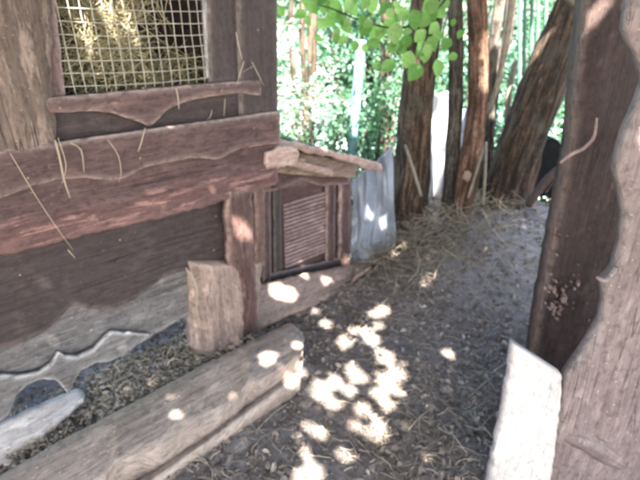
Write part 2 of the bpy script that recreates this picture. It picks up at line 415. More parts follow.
# carcass behind the boards
XL, XR, YF, YB, ZB, ZT = -.62, 1.20, 1.60, 2.18, .66, 1.78
box('floor_board', XL, XR, YF, YB, ZB, ZB+.03, M['stain_dark'], hut)
box('back_wall', XL, XR, YB, YB+.02, ZB, ZT, M['stain_dark'], hut)
box('side_wall', XL-.022, XL-.002, YF-.03, YB+.02, ZB, ZT, M['stain_dark'], hut, 'y')
box('side_wall', XR+.002, XR+.022, YF-.03, YB+.02, ZB, ZT, M['stain_dark'], hut, 'y')
box('roof', XL-.12, XR+.12, YF-.16, YB+.12, ZT+.003, ZT+.04, M['felt'], hut)
box('partition', hp(212, 40, 1.6)[0]+.06, hp(212, 40, 1.6)[0]+.075, YF, YB, ZB+.031, ZT, M['stain_dark'], hut, 'y')
for s0 in (XL+.02, 1.09):
    box('rear_leg', s0, s0+.08, YB-.09, YB-.01, -.02, ZB-.002, M['stain_dark'], hut, 'z')
box('front_leg', XL+.02, XL+.12, YF, YF+.08, -.02, ZB-.002, M['stain_dark'], hut, 'z')
# upper front
strip('log_post', [(-75, -70), (-75, 160)], [(47, -70), (50, 0), (55, 100), (57, 146)], 'z', 1.525, .05, M['log'], hut, bulge=.02, rough=.006, n=120, m=22, jag=.003)
strip('window_stile', [(38, -60), (41, 0), (44, 98)], [(54, -60), (56, 0), (66, 97)], 'z', 1.545, .03, M['stain'], hut, n=60, m=6)
strip('window_stile', [(206, -60), (207, 0), (210, 84)], [(238, -60), (238, 0), (241, 83)], 'z', 1.545, .035, M['stain_dark'], hut, n=60, m=8)
strip('window_bead', [(202.5, -60), (203.5, 0), (207.5, 78)], [(206, -60), (206.7, 0), (210.5, 78)], 'z', 1.548, .02, M['grey'], hut, n=60, m=4, er=.002)
strip('corner_post', [(236.5, -60), (237.5, 0), (241, 118)], [(277, -60), (278, 0), (278.5, 113)], 'z', 1.535, .06, M['stain_dark'], hut, rough=.003, n=80, m=12, bulge=.006)
strip('window_rail', [(30, -66), (240, -84)], [(30, -54), (240, -72)], 'x', 1.543, .03, M['stain_dark'], hut)
strip('sill_board', [(44, 98.5), (130, 91), (232, 82), (262, 80)],
      [(44, 113), (60, 113), (90, 111), (112, 113), (130, 119), (143, 123), (150, 127), (156, 122), (168, 110), (185, 102), (210, 97), (240, 93), (262, 96)],
      'x', 1.515, .03, M['stain'], hut, sm=3, n=150)
strip('siding_board', [(44, 104), (278, 84)], [(44, 148), (278, 114)], 'x', 1.551, .03, M['stain_dark'], hut, n=120)
strip('siding_board', [(-90, 163), (0, 151), (140, 131), (281, 111)],
      [(-90, 226), (-40, 215), (0, 199), (26, 190), (57, 180), (87, 178), (112, 181), (124, 179), (144, 168), (175, 161), (192, 158), (219, 160), (240, 149), (281, 143)],
      'x', 1.505, .022, M['stain'], hut, sm=3, n=170, m=14, er=.005)
strip('siding_board', [(-90, 205), (0, 185), (140, 160), (281, 133)], [(-90, 252), (0, 230), (140, 197), (280, 168)], 'x', 1.531, .022, M['stain'], hut, n=140)
strip('ledge_board', [(-90, 240), (0, 219), (80, 203), (140, 192), (200, 176), (276, 161)],
      [(-90, 281), (0, 257), (110, 230), (170, 216), (232, 199), (277, 185)], 'x', 1.527, .03, M['redwood'], hut, D2=1.487, bulge=.012, rough=.007, n=180, m=14, jag=.003)
# skirt with its carved edge and the grey carved boards below it
strip('skirt_board', [(-100, 275), (0, 250), (110, 222), (224, 196)],
      [(-100, 400), (-40, 366), (0, 350), (25, 343), (45, 333), (60, 318), (71, 306), (76, 306), (90, 310), (112, 310), (130, 303), (148, 291), (163, 277), (178, 273), (190, 270), (205, 266), (224, 264)],
      'x', 1.548, .022, M['stain_dark'], hut, sm=2, n=190, m=14)
strip('carved_board', [(-100, 350), (0, 325), (70, 300), (222, 255)], [(-100, 430), (0, 392), (60, 372), (130, 350), (205, 305), (222, 296)], 'x', 1.574, .022, M['grey'], hut, n=120)
strip('carved_board', [(-100, 400), (-40, 380), (0, 376), (20, 377), (40, 373), (53, 364), (59, 352), (66, 357), (78, 357), (95, 350), (104, 340), (112, 332), (150, 335)],
      [(-100, 470), (-30, 440), (0, 422), (10, 414), (16, 396), (28, 385), (44, 379), (56, 380), (63, 388), (69, 396), (74, 383), (82, 370), (98, 363), (113, 361), (126, 354), (138, 345), (150, 337)],
      'x', 1.535, .022, M['grey'], hut, sm=1, n=190, m=12, er=.003, rough=.002, jag=.002)
# leg at the right: a peeling red batten on a rounded log
strip('leg', [(191, 262), (194, 300), (199, 368)], [(262, 262), (261, 300), (250, 368)], 'z', 1.53, .09, M['leg'], hut, bulge=.045, rough=.006, n=80, m=18, jag=.003)
strip('leg_batten', [(228, 192), (226, 215), (229, 240), (228, 260), (238, 280), (242, 305), (239, 350)], [(252, 188), (253, 206), (254, 240), (255, 275), (258, 300), (258, 350)], 'z', 1.487, .03, M['legred'], hut, bulge=.006, rough=.006, n=120, m=14, er=.004, jag=.0035, sm=3)
strip('leg_batten', [(254, 176), (256, 220), (256, 262)], [(264, 174), (265, 220), (264, 262)], 'z', 1.495, .02, M['legred'], hut, rough=.004, n=70, m=6, jag=.003)
strip('broken_edge', [(268, 152), (284, 146), (300, 152)], [(266, 172), (284, 167), (298, 163)], 'x', 1.51, .03, M['pink'], hut, rough=.006, n=40, m=8, jag=.006)
# wire mesh: welded wires, one part
def mesh_wires():
    x0 = hp(52, 40, 1.55)[0]; x1 = hp(209, 40, 1.55)[0]; z0 = hp(66, 97, 1.55)[2]-.01; z1 = z0+.62
    V = []; F = []
    nx = 17; nz = 19
    def add(pts, r):
        v, f, _ = tubedata(pts, [r]*len(pts), ns=5, sub=2)
        o = len(V); V.extend(v); F.extend([tuple(i+o for i in q) for q in f])
    wob = lambda a, b: .004*noise.noise(Vector((a*9, b*9, 1)))
    for i in range(nx):
        x = x0+(x1-x0)*i/(nx-1)
        add([(x+wob(x, z)+.004*math.sin(z*7), 1.556+.006*noise.noise(Vector((x*4, z*4, 5))), z) for z in np.linspace(z0, z1, 12)], .0013)
    for j in range(nz):
        z = z0+(z1-z0)*j/(nz-1)
        add([(x, 1.553+.006*noise.noise(Vector((x*4, z*4, 5))), z+wob(z, x)+.006*math.sin(x*6)) for x in np.linspace(x0, x1, 12)], .0013)
    mk('wire_mesh', V, F, M['wire'], hut)
mesh_wires()
nb_ = bmesh.new(); bmesh.ops.create_uvsphere(nb_, u_segments=8, v_segments=5, radius=.0035); nme = bpy.data.meshes.new('nail'); nb_.to_mesh(nme); nb_.free(); nme.materials.append(M['stone'])
for x, y, D in ((250, 147, 1.497), (254, 128, 1.497), (28, 178, 1.497), (140, 158, 1.497), (255, 92, 1.527), (258, 30, 1.527), (216, 216, 1.545), (214, 250, 1.545), (120, 240, 1.545), (20, 275, 1.545), (60, 108, 1.508), (222, 90, 1.508)):
    o = bpy.data.objects.new('nail', nme); col.objects.link(o); o.parent = hut; o.location = hp(x, y, D); o.scale = (1, .5, 1)
# hay behind the mesh
def hay():
    N = 1700
    c = np.array(hp(100, 4, 1.63)); c2 = np.array(hp(150, 60, 1.68))
    P = np.where(rng.random(N)[:, None] < .62, c+rng.normal(0, 1, (N, 3))*np.array([.07, .022, .085]), c2+rng.normal(0, 1, (N, 3))*np.array([.16, .05, .04])-np.array([0, -.05, .05]))
    P[:, 1] = np.maximum(P[:, 1], 1.585)
    D = rng.normal(0, 1, (N, 3))*np.array([1, .25, .8]); D /= np.linalg.norm(D, axis=1)[:, None]
    U = rng.normal(0, .4, (N, 3)); U[:, 1] += 1
    W = np.array([h2w(p) for p in P]); Rm = np.array([[dX[0], dY[0], 0], [dX[1], dY[1], 0], [0, 0, 1]])
    # bedding below
    o = ribbons('hay', P, D, U, rng.uniform(.04, .16, N), rng.uniform(.0015, .004, N), M['hay'], None, bend=.25)
    o.rotation_euler = (0, 0, ANG)
    tag(o, 'loose yellow hay heaped behind the wire mesh window', 'hay', kind='stuff')
    x0 = hp(54, 40, 1.6)[0]; x1 = hp(208, 40, 1.6)[0]
hay()
box('hay_shelf', hp(54, 40, 1.6)[0]-.1, hp(212, 40, 1.6)[0]+.055, 1.60, YB-.002, 1.06, 1.075, M['stain_dark'], hut)

# ------------------------------------------------------------------ half log in front of the hutch, pale board, debris
slab = empty('slab_log', h2w((.4, 1.3, 0)), ANG); off = Vector((.4, 1.3, 0))
tag(slab, 'long weathered half log with waney edge lying in front of the hutch', 'log')
def shifted(fn, o): return lambda x, y, D: tuple(a-b for a, b in zip(fn(x, y, D), o))
fs = shifted(hp, off)
def lay(D, o): return D
strip('upper_slab', [(-60, 508), (0, 476), (60, 441), (130, 405), (200, 367), (250, 342), (291, 322), (301, 332)],
      [(-60, 580), (60, 512), (108, 476), (114, 465), (135, 457), (160, 452), (185, 434), (205, 428), (222, 418), (240, 398), (243, 386), (262, 383), (285, 368), (300, 352)],
      'x', 1.37, .10, M['slab'], slab, fn=lambda x, y, D: tuple(np.array(hp(x, y, D))-np.array(off)), D2=1.15, bulge=.028, rough=.004, n=170, m=16, up=.7, er=.006, jag=.002)
strip('lower_slab', [(-60, 560), (60, 500), (110, 470), (200, 420), (250, 385), (303, 340)],
      [(-60, 600), (60, 532), (150, 482), (220, 433), (262, 402), (290, 382), (302, 371)],
      'x', 1.33, .10, M['slab'], slab, fn=lambda x, y, D: tuple(np.array(hp(x, y, D))-np.array(off)), D2=1.115, bulge=.006, rough=.005, n=150, m=12, up=.7, jag=.003)
pb = empty('pale_board', h2w((.1, 1.55, 0)), ANG)
tag(pb, 'pale whitish board on the ground under the hutch, its broken end showing', 'board')
strip('plank', [(-70, 450), (0, 421), (80, 387), (85, 393)], [(-70, 505), (0, 470), (68, 412), (83, 398)], 'x', 1.60, .02, M['palegrey'], pb,
      fn=lambda x, y, D: tuple(np.array(hp(x, y, D))-np.array((.1, 1.55, 0))), D2=1.52, bulge=.006, up=.6, n=60, m=8, jag=.003)

# ------------------------------------------------------------------ small hutch behind
hb = empty('small_coop', (0, 0, 0), ANG)
tag(hb, 'small brown wooden coop with red vent grille behind the big hutch', 'coop')
DF = 1.76
lx = hp(255, 240, DF)[0]-.25; rx = hp(351, 230, DF)[0]; ztop = hp(300, 165, DF)[2]
strip('front_panel', [(225, 178), (352, 172)], [(225, 312), (352, 286)], 'x', DF, .02, M['stain'], hb, n=70, m=10)
zb = -.01
box('back_panel', lx, rx, DF+.42, DF+.44, zb, ztop-.05, M['stain_dark'], hb)
box('side_panel', rx-.02, rx, DF+.023, DF+.418, zb, ztop-.05, M['stain_dark'], hb, 'y')
strip('stile', [(262, 172), (264, 298)], [(271, 170), (272, 295)], 'z', DF-.03, .028, M['stain'], hb, n=50, m=6)
strip('stile', [(274, 172), (275, 295)], [(282, 170), (282, 293)], 'z', DF-.022, .02, M['stain_dark'], hb, n=50, m=6)
strip('stile', [(327, 180), (327, 276)], [(336, 178), (335, 274)], 'z', DF-.025, .023, M['stain'], hb, n=50, m=6)
strip('stile', [(341, 176), (340, 276)], [(351, 174), (350, 274)], 'z', DF-.03, .03, M['stain'], hb, n=50, m=6, jag=.004)
strip('arched_rail', [(264, 166), (300, 165), (350, 168)], [(264, 192), (276, 191), (290, 185), (300, 180), (306, 181), (320, 186), (350, 184)], 'x', DF-.035, .02, M['stain'], hb, n=60, m=8)
strip('bottom_rail', [(264, 276), (350, 256)], [(264, 292), (350, 272)], 'x', DF-.028, .02, M['stain_dark'], hb, n=60, m=8)
def grille():
    V = []; F = []
    x0, x1 = hp(283, 230, DF)[0], hp(326, 228, DF)[0]; z1 = hp(283, 203, DF-.01)[2]; z0 = hp(283, 269, DF-.01)[2]
    def bx(a, b, c, d, e, f):
        o = len(V); V.extend([(a, c, e), (b, c, e), (b, d, e), (a, d, e), (a, c+.004, f), (b, c+.004, f), (b, d, f), (a, d, f)])
        F.extend([tuple(o+i for i in q) for q in ((0, 1, 5, 4), (1, 2, 6, 5), (2, 3, 7, 6), (3, 0, 4, 7), (4, 5, 6, 7), (3, 2, 1, 0))])
    n = 17
    for i in range(n):
        z = z0+(z1-z0)*i/n; bx(x0, x1, DF-.014+.001*math.sin(i*2), DF-.003, z+.001, z+(z1-z0)/n*.62)
    for i in range(15):
        x = x0+(x1-x0)*i/14; bx(x-.0012, x+.0012, DF-.012, DF-.005, z0, z1)
    uv = [(v[0], v[2]) for v in V]
    mk('vent_grille', V, F, M['grille'], hb, uv, np.zeros(len(V)), smooth=False)
grille()
strip('roof_plank', [(272, 140), (295, 141), (330, 150), (360, 157), (382, 164)], [(272, 149), (285, 151), (300, 150), (312, 155), (332, 157), (342, 161), (357, 165), (370, 171), (382, 171)],
      'x', 1.60, .03, M['pink'], hb, bulge=.008, rough=.005, n=90, m=8, jag=.004)
strip('roof_batten', [(266, 153), (285, 157), (305, 162), (333, 169)], [(266, 161), (285, 165), (310, 172), (332, 177)], 'x', 1.63, .03, M['pink'], hb, bulge=.008, rough=.005, n=50, m=8, jag=.004)
strip('eave_board', [(262, 145), (300, 153), (356, 163)], [(262, 172), (310, 176), (356, 178)], 'x', 1.68, .03, M['leg'], hb, rough=.004, n=50, m=8)
# pitched roof slab running back from the plank, falling to the right
p0 = hp(268, 133, 1.62); p1 = hp(362, 157, 1.62)
V = []; 
for (p, dz) in ((p0, 0), (p1, 0)):
    for y in (1.615, 2.28):
        V += [(p[0], y, p[2]+.0), (p[0], y, p[2]-.016)]
mk('roof', V, [(0, 2, 6, 4), (1, 5, 7, 3), (0, 4, 5, 1), (2, 3, 7, 6), (0, 1, 3, 2), (4, 6, 7, 5)], M['felt'], hb, smooth=False)
# clods of earth lodged under the roof
def rock(name, c, r, mat, seed, parent=None, sc=(1, 1, 1)):
    bm = bmesh.new(); bmesh.ops.create_icosphere(bm, subdivisions=3, radius=r)
    for v in bm.verts:
        k = 1+.35*noise.noise(v.co/r*1.3+Vector((seed, 0, 0)))+.12*noise.noise(v.co/r*4+Vector((seed, 3, 0)))
        v.co = Vector((v.co.x*k*sc[0], v.co.y*k*sc[1], v.co.z*k*sc[2]))
    me = bpy.data.meshes.new(name); bm.to_mesh(me); bm.free(); me.materials.append(mat)
    for p in me.polygons: p.use_smooth = True
    o = bpy.data.objects.new(name, me); col.objects.link(o); o.location = c; o.parent = parent; return o
tag(rock('earth_clod', h2w(hp(299, 160, 1.645)), .022, M['stone'], 2, None, (1.3, .8, .8)), 'brown clod of earth wedged under the pink roof plank', 'clod')
# weathered plank sloping on the ground before the small coop
gp = empty('ground_plank', h2w((1.3, 1.7, 0)), ANG)
tag(gp, 'grey weathered plank with a ragged end lying before the small coop', 'plank')
strip('plank', [(240, 290), (262, 283), (300, 274), (340, 266), (373, 260)], [(240, 338), (270, 322), (292, 312), (320, 304), (340, 302), (349, 296), (352, 280), (372, 266)], 'x', 1.67, .025, M['leg'], gp,
      fn=lambda x, y, D: tuple(np.array(hp(x, y, D))-np.array((1.3, 1.7, 0))), D2=1.555, bulge=.006, up=.8, n=90, m=12, rough=.004, jag=.003)

# ------------------------------------------------------------------ plastic sheets
def sheet(name, quad, D0, mat, seed, amp, nx=40, nz=50, fn=wp, lean=.0):
    (a, b, c, d) = [np.array(fn(x, y, D0)) for x, y in quad]      # tl, tr, br, bl
    V = []
    for back in (0, 1):
        for j in range(nz):
            v = j/(nz-1)
            for i in range(nx):
                u = i/(nx-1); p = (a*(1-u)+b*u)*(1-v)+(d*(1-u)+c*u)*v
                nz_ = amp*(noise.noise(Vector((u*3.5, v*1.6, seed)))+.45*noise.noise(Vector((u*9, v*4, seed+3))))
                V.append((p[0]+.3*nz_*(1 if u in (0, 1) else .4), p[1]+nz_+back*.002+lean*(1-v), p[2]+.25*amp*noise.noise(Vector((u*5, v, seed+8)))))
    q = nx*nz; F = []
    for j in range(nz-1):
        for i in range(nx-1):
            k = j*nx+i; F.append((k, k+1, k+nx+1, k+nx)); F.append((q+k, q+k+nx, q+k+nx+1, q+k+1))
    for i in range(nx-1): F.append((i, q+i, q+i+1, i+1)); k = (nz-1)*nx+i; F.append((k, k+1, q+k+1, q+k))
    for j in range(nz-1): k = j*nx; F.append((k, k+nx, q+k+nx, q+k)); k = j*nx+nx-1; F.append((k, q+k, q+k+nx, k+nx))
    return mk(name, V, F, mat)
tag(sheet('plastic_sheet', [(352, 182), (392, 146), (398, 262), (350, 268)], 2.55, M['bluesheet'], 3, .07), 'crumpled pale blue plastic sheet hanging beside the small coop', 'sheet')
tag(sheet('plastic_sheet', [(431, 95), (453, 90), (444, 204), (414, 204)], 3.15, M['whitesheet'], 8, .03), 'pale white plastic sheet standing between the mossy trunk and the thin trunk', 'sheet')
tag(sheet('plastic_sheet', [(451, 112), (468, 108), (462, 190), (450, 190)], 3.4, M['bluesheet'], 12, .03), 'lilac sheet glimpsed between the thin trunk and the reddish trunk', 'sheet')
# black bucket-like plastic behind the leaning trunk
bb = [wp(530, 150, 3.1), wp(556, 138, 3.1), wp(580, 165, 3.1), wp(572, 205, 3.1), wp(540, 197, 3.1), wp(520, 200, 3.1)]
V = [(p[0], p[1]+k, p[2]) for k in (0, .25) for p in bb]
F = [tuple(range(6)), tuple(range(11, 5, -1))]+[(i, i+6, (i+1) % 6+6, (i+1) % 6) for i in range(6)]
bo = mk('rubbish_bag', V, F, M['black'], smooth=False)
bm = bmesh.new(); bm.from_mesh(bo.data); bmesh.ops.recalc_face_normals(bm, faces=bm.faces); bmesh.ops.bevel(bm, geom=list(bm.edges), offset=.015, segments=2, affect='EDGES')
bmesh.ops.subdivide_edges(bm, edges=bm.edges, cuts=2, use_grid_fill=True)
for v in bm.verts: v.co += Vector((1, 1, 1))*.012*noise.noise(v.co*9)
bm.to_mesh(bo.data); bm.free()
tag(bo, 'black plastic bag behind the foot of the leaning trunk', 'bag')

# ------------------------------------------------------------------ trees
def crown(parent, c, r, n, mat, size=.07, holes=True):
    P = rng.normal(0, 1, (n, 3)); P /= np.linalg.norm(P, axis=1)[:, None]; P *= (rng.random(n)**.4)[:, None]*np.array(r)
    cl = np.array([noise.noise(Vector(p*1.3)) for p in P]); P = P[cl > -.18]
    return leaves('crown', P+np.array(c), rng.uniform(.7, 1.3, len(P))*size, mat, parent)
def tree(name, label, px, D, mat, cat='tree', tops=True, lean=(0, 0), rough=.12, ns=18, group=None, flat=1, crownsize=(.8, .7, .6), Ds=None):
    pts = [wp(x, y, D if Ds is None else Ds[i]) for i, (x, y, r) in enumerate(px)]
    rad = [r*(D if Ds is None else Ds[i])/FPX for i, (x, y, r) in enumerate(px)]
    base = Vector(pts[0]); gz = hgt(base.x, base.y)
    d = Vector(pts[-1])-Vector(pts[-2]); d.normalize()
    e = Vector(pts[-1]); ext = [e+d*.8+Vector((0, 0, .3)), e+d*1.5+Vector((lean[0], lean[1], 1.0))]
    allp = [Vector((base.x, base.y, gz-.1))]+[Vector(p) for p in pts]+ext
    allr = [rad[0]*1.15]+rad+[rad[-1]*.8, rad[-1]*.55]
    o = empty(name, (base.x, base.y, gz)); tag(o, label, cat, group)
    allp = [p-o.location for p in allp]
    tube('trunk', allp, allr, mat, o, ns=ns, rough=rough, sub=10, seed=base.x*7, flat=flat)
    if tops:
        for k in range(4):
            a = k*1.7+base.x; t0 = allp[-1]-Vector((0, 0, .5*k*.4)); q = t0+Vector((math.cos(a)*.6, math.sin(a)*.6, .45))
            tube('limb', [t0, (t0+q)/2+Vector((0, 0, .1)), q], [allr[-1]*.5, allr[-1]*.35, allr[-1]*.15], mat, o, ns=7, sub=4)
        crown(o, tuple(allp[-1]+Vector((0, 0, .5))), crownsize, 220, M['leaf_mid'])
    return o
tree('mossy_tree', 'thick mossy brown trunk behind the hanging green leaves', [(406, 214, 22), (412, 165, 17.5), (417, 100, 16.5), (423, 40, 16), (430, -30, 15)], 2.75, M['bark_brown'])
tree('thin_tree', 'thin grey brown trunk just left of the reddish trunk', [(448, 212, 8.5), (452, 160, 7.5), (456, 90, 7), (455, 0, 6.5), (452, -60, 6)], 2.65, M['bark_grey'], ns=12)
tree('reddish_tree', 'slim reddish brown trunk with a pale scar near its foot', [(461, 216, 11), (468, 175, 11.5), (477, 110, 9.5), (478, 50, 9), (477, 0, 9), (474, -60, 8.5)], 2.6, M['bark_red'], rough=.08, ns=14)
lt = tree('leaning_tree', 'thick dark trunk leaning steeply to the right', [(497, 224, 29), (508, 185, 24), (523, 140, 22), (538, 100, 21.5), (556, 53, 19.5), (571, 15, 18), (590, -40, 17)], 2.7, M['bark_dark'], rough=.14, ns=24)
def scar(x, y, D, r, mat, parent, seed):
    p = Vector(wp(x, y, D)); p -= parent.location
    o = rock('cut_scar', p, r, mat, seed, parent, (1, .35, 1.25)); return o
scar(467, 176, 2.54, .022, M['stone'], bpy.data.objects['reddish_tree'], 4)
# stems
def stem(name, label, px, D, mat, group=None, cat='stem', rough=.06):
    pts = [Vector(wp(x, y, D)) for x, y, r in px]; rad = [r*D/FPX for x, y, r in px]
    b = pts[0].copy(); o = empty(name, b); tag(o, label, cat, group)
    tube('stalk', [p-b for p in pts], rad, mat, o, ns=8, rough=rough, seed=b.x*5)
    return o
stem('grey_stem', 'grey shrub stem rising just right of the reddish trunk', [(489, 200, 4), (491, 120, 3.5), (492, 62, 5), (500, 0, 5), (505, -40, 4)], 2.95, M['bark_grey'])
stem('curved_stem', 'pale stem curving right of the reddish trunk', [(480, 118, 2), (488, 109, 2.5), (498, 84, 3), (506, 42, 3.2), (512, 0, 3.2), (516, -40, 3)], 2.7, M['bark_pale'])
stem('grey_stem', 'short pale upright stem before the leaning trunk', [(505, 150, 2.5), (507, 126, 3), (509, 92, 3), (516, 60, 2.2)], 2.9, M['bark_pale'])
stem('grey_stem', 'thick grey stem left of the leaning trunk', [(482, 205, 7), (487, 140, 7), (496, 80, 5), (508, 30, 5), (512, -40, 5)], 3.05, M['bark_grey'])
for i, (x, y0) in enumerate(((524, 75), (531, 56), (537, 60), (545, 40), (519, 90))):
    stem('green_stem', ['straight green stem nearest the grey stems', 'second straight green stem left of the leaning trunk', 'middle green stem left of the leaning trunk', 'green stem closest to the leaning trunk', 'lowest reaching green stem beside the grey stems'][i],
         [(x-3, 200, 1.6), (x, y0, 1.8), (x+1, 0, 1.6), (x+1, -30, 1.5)], 3.3+.1*i, M['stem_green'], 'thin green stems behind the trees')
stem('blue_pole', 'pale blue upright pole in the greenery behind the small coop', [(351, 175, 4.6), (353, 140, 4.6), (357, 90, 4.8), (361, 40, 5)], 3.4, M['bluepole'], cat='pole', rough=0)
stem('dead_stick', 'pale broken stick leaning against the mossy trunk', [(421, 196, 1.6), (414, 172, 1.7), (405, 145, 1.3)], 2.5, M['bark_pale'], cat='stick')
stem('dead_stick', 'left stick of the pair crossing right of the reddish trunk', [(468, 198, 1.3), (477, 170, 1.4), (486, 143, 1.2)], 2.5, M['bark_pale'], cat='stick')
stem('dead_stick', 'right upright stick of the pair beside the reddish trunk', [(483, 205, 1.4), (485, 175, 1.5), (486, 142, 1.3)], 2.48, M['bark_pale'], cat='stick')
stem('dark_branch', 'dark bare branch slanting up behind the right post', [(528, 206, 4), (545, 182, 4.5), (562, 166, 4), (584, 147, 3.5)], 2.3, M['postdark'], cat='branch')
stem('dark_branch', 'thin dark twig slanting over the black bag', [(545, 192, 2), (556, 176, 2), (566, 160, 1.8)], 2.5, M['bark_grey'], cat='branch')
for i, (x, w_) in enumerate(((305, 3), (312, 5), (384, 6), (392, 3), (370, 4), (336, 2.5), (295, 2.5))):
    stem('background_trunk', ['slim dark trunk left in the bright greenery', 'dark trunk with forked foot in the bright greenery', 'dark trunk right of the blue pole', 'slim trunk right of the blue pole, next to the mossy trunk', 'dark trunk just right of the blue pole', 'slim trunk just left of the blue pole', 'leftmost slim trunk beside the hutch corner post'][i],
         [(x-4, 172, w_*1.1), (x, 100, w_), (x+random.uniform(-6, 6), 30, w_*.9), (x+random.uniform(-8, 8), -40, w_*.8)], 4.0+.25*i, M['bark_dark'], 'slim trunks in the background', 'tree')

# ------------------------------------------------------------------ bushes behind
def bush(label, x, y, z, r, n, size, mat, group='bushes behind the hutch'):
    o = empty('bush', (x, y, hgt(x, y))); tag(o, label, 'bush', group)
    P = rng.normal(0, 1, (n, 3)); P /= np.linalg.norm(P, axis=1)[:, None]; P *= (rng.random(n)**.45)[:, None]*np.array(r)
    cl = np.array([noise.noise(Vector(p*3.2+np.array([x, y, 0]))) for p in P]); P = P[cl > -.02]
    C = P+np.array([0, 0, z-hgt(x, y)])
    leaves('foliage', C, rng.uniform(.6, 1.4, len(P))*size, mat, o, tilt=.9)
    Vs = []; Fs = []; UVs = []
    for k in range(16):
        q = C[rng.integers(len(C))]; b = Vector((rng.normal(0, .08), rng.normal(0, .08), -.1))
        v, f, u = tubedata([b, b*.4+Vector(q)*.5+Vector((0, 0, .1)), Vector(q)], [.010, .007, .003], ns=5, sub=3)
        off_ = len(Vs); Vs += v; UVs += u; Fs += [tuple(i+off_ for i in g) for g in f]
    mk('stems', Vs, Fs, M['bark_grey'], o, UVs, np.zeros(len(Vs)))
bush('low green bush behind the small coop roof', .0, 3.5, .55, (.55, .3, .5), 2600, .036, M['leaf_mid'])
bush('green bush around the pale blue pole', .45, 3.9, .75, (.5, .3, .6), 2600, .040, M['leaf_mid'])
bush('pale whitish bush right of the hutch corner post', -.25, 4.1, .85, (.45, .3, .5), 2400, .032, M['leaf_pale'])
bush('green bush high behind the hanging leaves', .55, 4.6, 1.2, (.8, .4, .5), 3000, .048, M['leaf_mid'])
bush('green bush left of the leaning trunk', 1.75, 4.3, .95, (.55, .3, .7), 2800, .040, M['leaf_mid'])
bush('green bush between the leaning trunk and the right post', 2.25, 3.9, .5, (.4, .3, .5), 2200, .040, M['leaf_mid'])
bush('green bush behind the grey stems', 1.25, 4.4, .7, (.5, .3, .7), 2200, .042, M['leaf_mid'])
bush('dark bush with painted-in shade low behind the reddish trunk and grey stems', 1.15, 3.6, .32, (.45, .2, .42), 1800, .05, M['leaf_dark'])
bush('small bright green plant below the black bag', 1.42, 3.02, .12, (.17, .12, .13), 900, .035, M['leaf_mid'])
bush('dark bush with painted-in shade behind the pale blue pole', .35, 4.6, .6, (.9, .2, .75), 2600, .06, M['leaf_dark'])
bush('dark bush with painted-in shade behind the thin green stems', 2.0, 5.4, .6, (.9, .3, .9), 2600, .07, M['leaf_dark'])
bush('dark bush with painted-in shade at the foot of the mossy trunk', .62, 3.5, .35, (.3, .2, .4), 1300, .045, M['leaf_dark'])
for px_, Y_, lab in ((290, 7.2, 'far green bush just right of the hutch corner post'), (336, 8.4, 'far green bush left of the pale blue pole'), (378, 7.6, 'far green bush right of the pale blue pole'),
                    (444, 8.2, 'far green bush seen between the mossy trunk and thin trunk'), (520, 7.4, 'far green bush behind the thin green stems'), (572, 6.6, 'far green bush seen between leaning trunk and dark post')):
    bush(lab, (px_-320)/FPX*Y_*1.04, Y_, .35, (.75, .5, .9), 2200, .075, M['leaf_mid'], 'far bushes in the sunlit yard')

Q = np.stack([rng.uniform(-9, 13, 16000), rng.uniform(13, 16, 16000), rng.uniform(-.5, 1, 16000)**1*0+rng.uniform(-.4, 4.5, 16000)], 1)
cl = np.array([noise.noise(Vector(q*.9)) for q in Q]); Q = Q[cl > -.22]
tag(leaves('far_woodland', Q, rng.uniform(.16, .34, len(Q)), M['leaf_mid'], None, tilt=.8), 'pale green mass of woodland far behind the trees', 'woodland', kind='stuff')

# ------------------------------------------------------------------ hanging leafy branch (hazel) in front of the trees
br = empty('leafy_branch', wp(455, -10, 2.3)); tag(br, 'leafy green branch hanging in front of the mossy trunk', 'branch')
B0 = Vector(wp(455, -10, 2.3))
def wpb(x, y, D=2.3): return Vector(wp(x, y, D))-B0
for pts, r in (([(455, -12), (430, 15), (400, 28), (365, 22), (330, 8), (305, 2)], .006), ([(430, 15), (425, 40), (416, 62)], .003), ([(400, 28), (390, 50), (378, 66)], .003), ([(455, -12), (446, 20), (440, 52)], .004), ([(365, 22), (355, 38)], .002)):
    tube('twig', [wpb(*p) for p in pts], list(np.linspace(r, r*.4, len(pts))), M['bark_grey'], br, ns=6, sub=4)
def leafmesh():
    # broad oval leaf with fold, midrib and pointed tip, length 1 along +x
    prof = [(0, .0), (.08, .16), (.22, .32), (.42, .40), (.62, .36), (.80, .22), (.92, .09), (1, 0)]
    V = []; F = []
    for i, (t, w_) in enumerate(prof):
        for s in (-1, -.5, 0, .5, 1):
            V.append((t, s*w_*(1+.06*math.sin(i*9+s)), abs(s)*w_*.28-.22*t*t+.02*math.sin(t*25+abs(s)*5)*abs(s)))
    for i in range(len(prof)-1):
        for j in range(4): F.append((i*5+j, i*5+j+1, i*5+j+6, i*5+j+5))
    return V, F
LV, LF = leafmesh(); leafme = []
for k in range(4):
    o = mk('leaf', LV, LF, M['leaf_fg'], br, tint=np.full(len(LV), k/3)); leafme.append(o.data); bpy.data.objects.remove(o)
spots = [(312, 6, 26), (335, 10, 30), (352, 8, 26), (322, 24, 18), (365, 28, 26), (346, 27, 22), (376, 34, 30), (395, 33, 28), (406, 42, 22), (388, 66, 24), (377, 66, 16), (408, 60, 26), (415, 72, 28), (438, 68, 26),
         (425, 54, 24), (400, 12, 20), (415, 20, 28), (430, 6, 28), (434, 28, 20), (372, 6, 22), (446, 44, 20), (355, 46, 16), (300, 14, 18), (330, -6, 24), (385, 8, 22), (440, 12, 22), (343, 40, 16), (420, 36, 22), (392, 48, 18), (432, 44, 22), (318, 38, 14), (365, 48, 14)]
